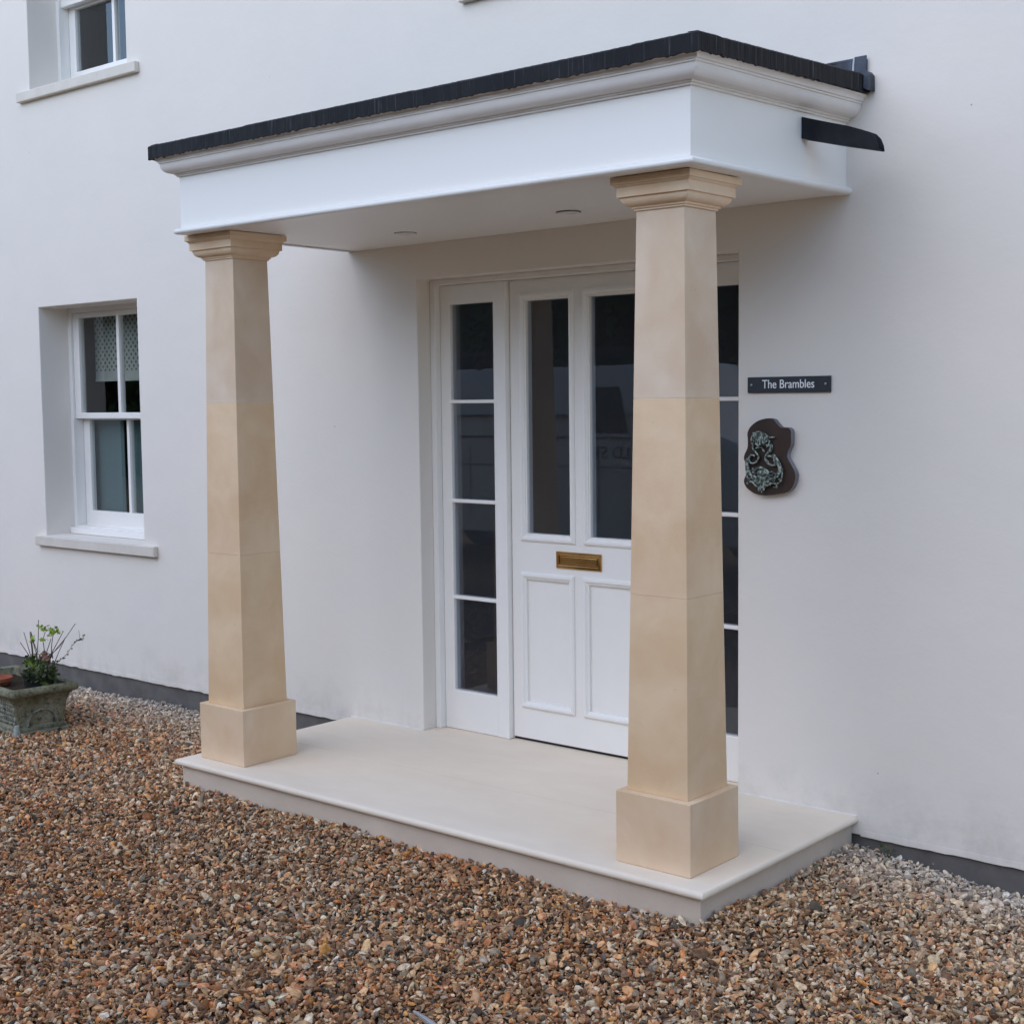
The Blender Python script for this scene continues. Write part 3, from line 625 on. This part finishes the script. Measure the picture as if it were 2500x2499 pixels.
arch = lambda r: [(-r*cos(t), .062+r*sin(t)*1.0) for t in np.linspace(0, pi, 17)]
q.rings([[(xa-.004+.0,y*.9+.0,z) for y, z in arch(rr_)] if False else [(xa+dx_, y, z) for y, z in arch(rr_)] for rr_, dx_ in ((.085,-.01),(.085,.004),(.078,.006),(.074,-.008))], False, False, closed=False)
for i in range(22):
    for k in range(5):
        x = -HX+.08+(i+.5*(k%2))*(2*HX-.17)/21; z = .075+k*.026; o = .012*(k/5)
        q.add([(x+v[0]*.013, -HY+.055-o+v[1]*.006, z+v[2]*(.018 if k%2 else .014)) for v in ICO1[0]], ICO1[1])
q.rings([[(x, -HY+.050+dy, z) for dy, z in ((0,.198),(-.010,.200),(-.010,.208),(0,.212))] for x in (-HX+.05, HX-.05)])
q.build('relief', PLW, pl, smooth=True, angle=60)
SOIL = mat('potting_soil', (.025,.018,.012), .95, .1, var=(.06,.045,.03), vscale=60, bump=1, bscale=90, bdist=.01)
q = MB(); q.box(-HX+.05, HX-.05, -HY+.05, HY-.05, .19, .222); q.build('soil', SOIL, pl)

# plant pot px -> metres, in the vertical plane y = -0.78
px2 = lambda px, py, y=-.78: Vector((-1.5808+(px-490)*.000747+(y+.78)*-1.36, y, .648-(py-170)*.00042+(px-490)*.00007-(y+.78)*.17))
STEM = mat('dry_stem', (.06,.04,.03), .8, var=(.10,.065,.05), vscale=40)
GRN = mat('fresh_leaf', (.17,.30,.025), .5, .3, var=(.33,.42,.05), vscale=60)
IVY = mat('dark_ivy_leaf', (.035,.055,.012), .55, .3, var=(.09,.13,.03), vscale=50)
BROWN = mat('dead_flower_head', (.20,.085,.06), .9, var=(.34,.2,.15), vscale=80)
POTD = mat('dark_plastic_pot', (.02,.022,.02), .5)
pot = thing('potted_plant', 'dark pot of ivy leaves and tall cut stems standing in the planter', 'potted plant', (-1.60,-.78,.262))
Q = lambda o: (setattr(o, 'parent', pot), setattr(o, 'matrix_parent_inverse', Matrix.Translation(-pot.location)), o)[2]
q = MB(); n_ = 24; pc = Vector((-1.60,-.78))
q.rings([[(pc.x+r*cos(2*pi*k/n_), pc.y+r*sin(2*pi*k/n_), z) for k in range(n_)] for r, z in ((.070,.268),(.088,.355),(.094,.357),(.094,.372),(.084,.372),(.080,.345))], True, True)
Q(q.build('pot', POTD, smooth=True, angle=40))
st = MB()
for s_, yy in (([(370,650),(245,460)],-.80),([(385,660),(345,500),(297,325)],-.80),([(395,600),(375,320)],-.79),([(440,600),(395,430)],-.77),([(455,600),(480,400),(492,170)],-.78),([(552,600),(535,430),(570,325)],-.77),
      ([(580,590),(645,410)],-.78),([(645,610),(655,480),(680,350)],-.79),([(640,600),(785,345)],-.76),([(640,620),(830,400),(960,220)],-.78),([(680,720),(740,580),(820,420)],-.79),([(650,600),(740,520),(820,400)],-.75),([(375,330),(410,470),(455,600)],-.76)):
    pts = [px2(a, b, yy) for a, b in s_]; b0 = Vector((pc.x+(pts[0].x-pc.x)*.35, pc.y, .33)); st.tube([b0]+pts, [.0026,.0024]+[.0018]*(len(pts)-1), 6)
Q(st.build('stems', STEM))
def leaf(mb, c, size, nrm=None, lobes=5):
    nrm = Vector(nrm or (random.gauss(0,1), random.gauss(0,1), random.gauss(.6,.6))).normalized()
    a = nrm.orthogonal().normalized(); a.rotate(Matrix.Rotation(random.uniform(0,2*pi), 3, nrm)); b = nrm.cross(a); m_ = lobes*2
    pts = [c+nrm*size*.12]
    for k in range(m_):
        r = size*(1 if k % 2 == 0 else .62)*random.uniform(.85,1.1); t = 2*pi*k/m_
        pts.append(c+r*(cos(t)*a+sin(t)*b)-nrm*size*random.uniform(0,.2))
    mb.add(pts, [(0, 1+k, 1+(k+1) % m_) for k in range(m_)])
random.seed(3)
lf = MB()
for cxp, cyp, n_, sp_ in ((555,275,16,34),(610,295,10,30),(690,315,18,42),(730,325,8,20),(405,400,8,22),(395,450,5,18),(555,425,6,16),(500,240,4,14),(615,365,4,16),(350,740,16,32),(385,700,8,25),(420,770,8,30)):
    for _ in range(n_): leaf(lf, px2(random.gauss(cxp,sp_), random.gauss(cyp,sp_*.45), random.gauss(-.79,.02)), random.uniform(.006,.015))
Q(lf.build('fresh_leaves', GRN, fixn=False))
iv = MB()
for _ in range(190):
    a = random.uniform(0,2*pi); h = random.uniform(0,1); r = .095*(.75+.3*sin(h*pi))*random.uniform(.6,1.05)
    leaf(iv, Vector((pc.x+.02+r*cos(a)*1.05, pc.y+r*sin(a)*.9, .30+.155*h)), random.uniform(.009,.018))
for t in np.linspace(0, 1, 26):
    pts = [(700,720),(790,650),(850,590),(920,480),(970,430),(1040,420),(1065,350)]; i = min(int(t*6), 5); u = t*6-i
    leaf(iv, px2(pts[i][0]*(1-u)+pts[i+1][0]*u+random.gauss(0,6), pts[i][1]*(1-u)+pts[i+1][1]*u+random.gauss(0,8)), random.uniform(.005,.009))
iv.tube([px2(*p_) for p_ in ((700,720),(790,650),(850,590),(920,480),(970,430),(1040,420),(1065,350))], .0012, 5)
iv.tube([px2(*p_) for p_ in ((1000,425),(1010,370),(1000,300))], .001, 5)
Q(iv.build('ivy_leaves', IVY, fixn=False))
fh = MB()
for _ in range(70):
    c = px2(random.gauss(545,38), random.gauss(640,24), random.gauss(-.79,.02)); leaf(fh, c, random.uniform(.007,.013))
Q(fh.build('dead_flower_head', BROWN, fixn=False))
TC = mat('terracotta', (.34,.10,.05), .8, .2, var=(.26,.08,.045), vscale=14, bump=.3)
q = MB(); n_ = 32; cx, cy = -1.90, -.86
q.rings([[(cx+r*cos(2*pi*k/n_), cy+r*sin(2*pi*k/n_), z) for k in range(n_)] for r, z in ((.072,.272),(.080,.292),(.088,.293),(.088,.312),(.080,.312),(.074,.296))], True, True)
tag(q.build('terracotta_pot', TC, smooth=True, angle=40), 'small orange terracotta pot sunk in the planter at the left picture edge', 'pot')
q = MB(); q.tube([(-1.72,-.70,.41),(-1.62,-.72,.405)], .004, 5)
q.add([(-1.735,-.70,.402),(-1.66,-.705,.400),(-1.66,-.703,.408),(-1.735,-.698,.410),(-1.735,-.699,.402),(-1.66,-.704,.400),(-1.66,-.702,.408),(-1.735,-.697,.410)],[(0,1,2,3),(7,6,5,4),(0,4,5,1),(3,2,6,7)])
tag(q.build('plant_label', mat('plastic_label', (.5,.5,.45), .5)), 'thin pale plant label sticking out behind the cut stems', 'plant label')

# ================================================================== gravel (stuff)
def stone_proto(k):
    r = np.random.default_rng(100+k); v, f = ico(2 if k % 3 else 1); v = v.copy()
    for _ in range(r.integers(6, 9)):
        n_ = r.normal(size=3); n_ /= np.linalg.norm(n_); d_ = r.uniform(.38, .8); t = v@n_ - d_; v -= np.outer(np.maximum(t, 0), n_)
    v += r.normal(0, .018, v.shape)
    v *= np.array([1, r.uniform(.4,.8), r.uniform(.24,.46)])
    me = bpy.data.meshes.new('pebble_shape'); me.from_pydata(v.tolist(), [], f); me.materials.append(PEB)
    me.polygons.foreach_set('use_smooth', [True]*len(me.polygons))
    try: me.set_sharp_from_angle(angle=radians(20))
    except Exception: pass
    return bpy.data.objects.new('pebble_shape', me)
PEB = bpy.data.materials.new('flint_gravel'); PEB.use_nodes = True
n = PEB.node_tree.nodes; l = PEB.node_tree.links; b = n['Principled BSDF']
at = n.new('ShaderNodeAttribute'); at.attribute_type = 'INSTANCER'; at.attribute_name = 'stone_colour'
tc = n.new('ShaderNodeTexCoord'); t = n.new('ShaderNodeTexNoise'); t.inputs['Scale'].default_value = 1.6; t.inputs['Detail'].default_value = 6
oi = n.new('ShaderNodeAttribute'); oi.attribute_type = 'INSTANCER'; oi.attribute_name = 'stone_seed'
ad = n.new('ShaderNodeVectorMath'); ad.operation = 'ADD'; l.new(tc.outputs['Object'], ad.inputs[0]); l.new(oi.outputs['Vector'], ad.inputs[1]); l.new(ad.outputs[0], t.inputs['Vector'])
rp = n.new('ShaderNodeValToRGB'); rp.color_ramp.elements[0].position = .35; rp.color_ramp.elements[0].color = (.62,.58,.55,1); rp.color_ramp.elements[1].position = .65; rp.color_ramp.elements[1].color = (1.2,1.17,1.12,1)
l.new(t.outputs[0], rp.inputs[0]); mx = n.new('ShaderNodeMix'); mx.data_type = 'RGBA'; mx.blend_type = 'MULTIPLY'; mx.inputs[0].default_value = 1
l.new(at.outputs['Color'], mx.inputs[6]); l.new(rp.outputs[0], mx.inputs[7]); l.new(mx.outputs[2], b.inputs['Base Color']); b.inputs['Roughness'].default_value = .6
b.inputs['Specular IOR Level'].default_value = .4

pc_ = bpy.data.collections.new('pebble_shapes'); NP = 18
for k in range(NP): pc_.objects.link(stone_proto(k))
def in_view(x, y, pad=.18):
    D = np.stack([x-5.2, y+4.8315, np.full_like(x, .07-1.7906)], 1); wz = D@np.array(F)
    a = (D@np.array(R))/wz*1.380; b_ = (D@np.array(U))/wz*1.380
    return (wz > 0) & (np.abs(a) < .5+pad) & (b_ > -.5-pad) & (b_ < .6)
pts = []
for layer in range(3):
    s_ = (.0150, .0158, .025)[layer]
    X, Y = np.meshgrid(np.arange(-5.2, 5.2, s_), np.arange(-4.2, 0.0, s_)); X = X.ravel(); Y = Y.ravel()
    X = X + rng.uniform(-.5,.5,X.size)*s_*1.1; Y = Y + rng.uniform(-.5,.5,Y.size)*s_*1.1
    ok = (Y < -.002) & ((X < .02) | (X > X1-.02) | (Y < Y1+.02)) & in_view(X, Y)
    ok &= ~((np.abs(X+1.81) < .30) & (np.abs(Y+.80) < .12))
    X, Y = X[ok], Y[ok]
    Zz = hgt(X, Y) + (-.011, -.001, .008)[layer] + rng.normal(0, .003, X.size)
    size = np.clip(rng.lognormal(math.log((.0104,.0106,.0118)[layer]), .34, X.size), .005, .030)
    pts.append(np.stack([X, Y, Zz, size], 1))
# a thinner scatter outside the frame
X = rng.uniform(-6, 6.5, 60000); Y = rng.uniform(-6.5, 0, 60000)
ok = ((X < 0) | (X > X1) | (Y < Y1)) & ~in_view(X, Y) ; X, Y = X[ok], Y[ok]
pts.append(np.stack([X, Y, hgt(X, Y)-.002, np.clip(rng.lognormal(math.log(.011), .28, X.size), .005, .024)], 1))
P4 = np.concatenate(pts); NPT = len(P4); print('stones', NPT)
X, Y = P4[:,0], P4[:,1]
pal = np.array([(.27,.175,.11),(.35,.24,.155),(.42,.32,.22),(.19,.125,.085),(.33,.28,.225),(.20,.18,.16),(.64,.58,.48),(.52,.43,.32),(.36,.17,.075),(.44,.26,.10),(.055,.048,.042),(.27,.145,.09),(.76,.73,.67)])
wgt = np.array([15,15,13,12,10,6,5.5,10,4.2,2.6,6,5.5,2.0])
patch = np.sin(X*2.3+Y*3.1+.5)+np.sin(X*4.9-Y*3.7+2)+np.sin(X*1.1+Y*6.1)
warm = np.clip(.5+.35*patch*.5+.25*np.clip((-Y-1.2)/1.2, 0, 1)-.9*np.clip((X-2.6)/.5, 0, 1)*np.clip((Y+1.9)/.6, 0, 1), 0, 1)
pale = np.clip(np.exp(-np.abs(Y)/.20)*1.3, 0, 1)*((X < .1) | (X > 2.7))
Wt = np.tile(wgt, (NPT, 1)).astype(float)
Wt[:, [8,9,11]] *= (.35+1.5*warm)[:, None]; Wt[:, [0,1]] *= (.7+.6*warm)[:, None]; Wt[:, [4,5,6,7]] *= (1.3-.6*warm)[:, None]
Wt[:, [6,4,7]] *= (1+10*pale)[:, None]; Wt[:, [12]] *= (1+22*pale)[:, None]; Wt[:, [0,3,8,9,11,10]] *= (1-.8*pale)[:, None]
cum = np.cumsum(Wt/Wt.sum(1, keepdims=True), 1); idx = (rng.uniform(size=NPT)[:, None] > cum).sum(1).clip(0, len(pal)-1)
light = np.isin(idx, [4,5,6,7,12])[:, None]
colr = pal[idx]*rng.lognormal(.13, .44, (NPT, 1))*rng.normal(1, .02, (NPT, 3))
colr = (colr*np.where(light, np.array([[1.14,1.0,.82]]), np.array([[1.24,.97,.70]])))
dust = (np.array([[.50,.475,.445]])*rng.lognormal(0,.28,(NPT,1)))
pw = (np.clip(pale*.85, 0, .8)*rng.uniform(.5,1.1,NPT))[:, None]; colr = colr*(1-pw)+dust*pw
colr = np.maximum(colr, .01)/np.maximum(1, colr.max(1, keepdims=True)/.78)
me = bpy.data.meshes.new('gravel'); me.vertices.add(NPT); me.vertices.foreach_set('co', P4[:, :3].astype(np.float32).ravel())
def attr(nm, ty, arr, key):
    a = me.attributes.new(nm, ty, 'POINT'); a.data.foreach_set(key, arr)
attr('stone_colour', 'FLOAT_COLOR', np.concatenate([colr, np.ones((NPT,1))], 1).astype(np.float32).ravel(), 'color')
attr('stone_seed', 'FLOAT_VECTOR', rng.uniform(0, 50, (NPT,3)).astype(np.float32).ravel(), 'vector')
rot = np.stack([rng.normal(0,.6,NPT), rng.normal(0,.6,NPT), rng.uniform(0,2*pi,NPT)], 1)
attr('stone_rot', 'FLOAT_VECTOR', rot.astype(np.float32).ravel(), 'vector')
scl = P4[:, 3:4]*rng.uniform(.8,1.25,(NPT,3)); attr('stone_scale', 'FLOAT_VECTOR', scl.astype(np.float32).ravel(), 'vector')
attr('stone_pick', 'INT', rng.integers(0, NP, NPT).astype(np.int32), 'value')
gr = bpy.data.objects.new('gravel', me); C.objects.link(gr); tag(gr, 'loose brown and orange flint gravel covering the drive', 'gravel', kind='stuff')
ng = bpy.data.node_groups.new('scatter', 'GeometryNodeTree')
ng.interface.new_socket('Geometry', in_out='INPUT', socket_type='NodeSocketGeometry'); ng.interface.new_socket('Geometry', in_out='OUTPUT', socket_type='NodeSocketGeometry')
gi = ng.nodes.new('NodeGroupInput'); go = ng.nodes.new('NodeGroupOutput'); ip = ng.nodes.new('GeometryNodeInstanceOnPoints'); ci = ng.nodes.new('GeometryNodeCollectionInfo')
ci.inputs['Collection'].default_value = pc_; ci.inputs['Separate Children'].default_value = True; ci.inputs['Reset Children'].default_value = True
def named(nm, ty):
    a = ng.nodes.new('GeometryNodeInputNamedAttribute'); a.data_type = ty; a.inputs['Name'].default_value = nm; return a.outputs['Attribute']
L = ng.links; L.new(gi.outputs[0], ip.inputs['Points']); L.new(ci.outputs[0], ip.inputs['Instance']); ip.inputs['Pick Instance'].default_value = True
L.new(named('stone_pick','INT'), ip.inputs['Instance Index']); L.new(named('stone_scale','FLOAT_VECTOR'), ip.inputs['Scale'])
e2 = ng.nodes.new('FunctionNodeEulerToRotation'); L.new(named('stone_rot','FLOAT_VECTOR'), e2.inputs[0]); L.new(e2.outputs[0], ip.inputs['Rotation'])
L.new(ip.outputs[0], go.inputs[0]); md = gr.modifiers.new('scatter', 'NODES'); md.node_group = ng

# metal rod lying on the stones at the bottom of the frame
q = MB(); q.tube([(2.50,-2.108,.092),(2.56,-2.125,.094),(2.62,-2.143,.092),(2.75,-2.18,.088),(2.95,-2.24,.085)], [.004,.007,.010,.012,.013], 8)
tag(q.build('metal_bar', mat('dull_steel', (.36,.35,.34), .5, .4, .3), smooth=True), 'thin grey metal bar lying on the gravel at the bottom edge', 'metal bar')

# small weeds at the foot of the wall
def weed(label, x, y, s, n_=9):
    z = float(hgt(x, y)); mb = MB()
    for i in range(n_):
        a = random.uniform(0,2*pi); tip = Vector((x+s*.5*cos(a), y-abs(s*.35*sin(a))-.004, z+s*random.uniform(.5,1)))
        mb.tube([(x,y-.004,z),((x+tip.x)/2,(y+tip.y)/2,z+s*.45),tuple(tip)], [.0012,.001,.0004], 4); leaf(mb, tip, s*.12)
    tag(mb.build('weed', IVY, fixn=False), label, 'weed', 'weeds at the foot of the wall')
weed('tiny weed in the corner where the step meets the right wall', 2.93, -.03, .06)
weed('dark tuft at the wall foot just left of the far column', -1.12, -.03, .06)
weed('thin weed sprouting beside the right flank of the step', 2.84, -.40, .05, 4)

# ================================================================== what stands across the drive (seen in the glass)
VANW = mat('van_paint', (.62,.64,.66), .3, .5, var=(.58,.6,.62), vscale=2); VDK = mat('van_trim', (.02,.02,.022), .5); VGL = mat('van_window', (.015,.02,.03), .08, .6)
van = thing('parked_van', 'white panel van parked across the drive with roof bars and lettering', 'van', (-4.2,-6.7,.06))
V_ = lambda o: (setattr(o, 'parent', van), setattr(o, 'matrix_parent_inverse', Matrix.Translation(-van.location)), o)[2]
yv = -5.70
q = MB()      # body section swept along the length
sec = lambda s: [(yv-.0,.45),(yv+.0,1.25),(yv-.02,1.42),(yv-.09,1.98),(yv-.17,2.10),(yv-1.0,2.14),(yv-1.83,2.10),(yv-1.91,1.98),(yv-2.0,1.25),(yv-2.0,.45)]
q.rings([[(x, y_, z_ if k == 0 else (.45+(z_-.45)*k2)) for y_, z_ in sec(0)] for x, k, k2 in ((-6.9,1,.97),(-6.85,0,1),(-2.6,0,1),(-2.35,0,1),(-1.75,1,.62),(-1.25,1,.5),(-1.15,1,.3))])
V_(q.build('body', VANW, smooth=True, angle=30))
q = MB()
for z_ in (1.12,1.40,1.62): q.box(-6.8, -2.5, yv-.005-(.02 if z_ > 1.3 else 0)-(.03 if z_ > 1.5 else 0), yv+.004, z_, z_+.012)
for x in (-6.0,-4.55,-3.0,-2.95): q.box(x, x+.012, yv-.01, yv+.003, .6, 1.3)
V_(q.build('trim', VDK))
q = MB(); q.add([(-3.3,yv-.02,1.45),(-2.6,yv-.02,1.45),(-2.75,yv-.075,1.9),(-3.3,yv-.075,1.9)],[(0,1,2,3)]); q.add([(-3.3,yv-.035,1.45),(-2.6,yv-.035,1.45),(-2.75,yv-.09,1.9),(-3.3,yv-.09,1.9)],[(3,2,1,0)])
V_(q.build('side_window', VGL))
q = MB()
for x in (-6.0,-4.6,-3.2): q.box(x,x+.04,yv-1.9,yv-.1,2.2,2.24); q.box(x,x+.04,yv-.2,yv-.16,2.1,2.2); q.box(x,x+.04,yv-1.84,yv-1.8,2.1,2.2)
q.tube([(-6.6,yv-.4,2.27),(-2.9,yv-.4,2.27)], .03, 8); V_(q.build('roof_rack', VDK))
for x in (-6.0,-2.3):
    for yy in (yv-.22, yv-1.98):
        q = MB(); n_ = 24
        q.rings([[(x+r*cos(2*pi*k/n_), y_, .38+r*sin(2*pi*k/n_)) for k in range(n_)] for r, y_ in ((.2,yy+.20),(.31,yy+.21),(.33,yy+.18),(.33,yy+.02),(.31,yy))]); V_(q.build('wheel', VDK, smooth=True, angle=40))
V_(text_mesh('lettering', 'LD STO', .16, 1.1, (-2.86,yv+.006,1.26), Matrix.Rotation(pi,3,'Z')@Matrix.Rotation(pi/2,3,'X'), VDK, None, .001))

FOL = mat('woodland_leaf', (.035,.06,.018), .6, .2, var=(.08,.115,.035), vscale=1.5)
random.seed(9); nl = 70000
wx = rng.uniform(-30, 26, nl); top = 5.6+.9*np.sin(wx*.5)+.8*np.sin(wx*1.3+1)+.4*np.sin(wx*3.1); wz_ = .1+top*rng.uniform(0,1,nl)
wy = -14.5-1.2*np.sin(wx*.7)*np.sin(wz_) + rng.uniform(-1.2,.8,nl)
back = np.arange(nl) < 9000; sz = np.where(back, rng.uniform(.4,.7,nl), rng.uniform(.09,.2,nl)); wy = np.where(back, wy-2.2, wy); cc = np.stack([wx,wy,wz_],1)
a_ = rng.normal(size=(nl,3)); a_ /= np.linalg.norm(a_,axis=1,keepdims=True); b2 = np.cross(a_, rng.normal(size=(nl,3))); b2 /= np.linalg.norm(b2,axis=1,keepdims=True)
vv = np.stack([cc+a_*sz[:,None], cc+b2*sz[:,None]*.6, cc-a_*sz[:,None], cc-b2*sz[:,None]*.6], 1).reshape(-1,3)
me = bpy.data.meshes.new('woodland'); me.from_pydata(vv.tolist(), [], [(4*i,4*i+1,4*i+2,4*i+3) for i in range(nl)]); me.materials.append(FOL)
wo_ = bpy.data.objects.new('woodland', me); C.objects.link(wo_); tag(wo_, 'dense green woodland edge across the drive behind the van', 'woodland', kind='stuff')
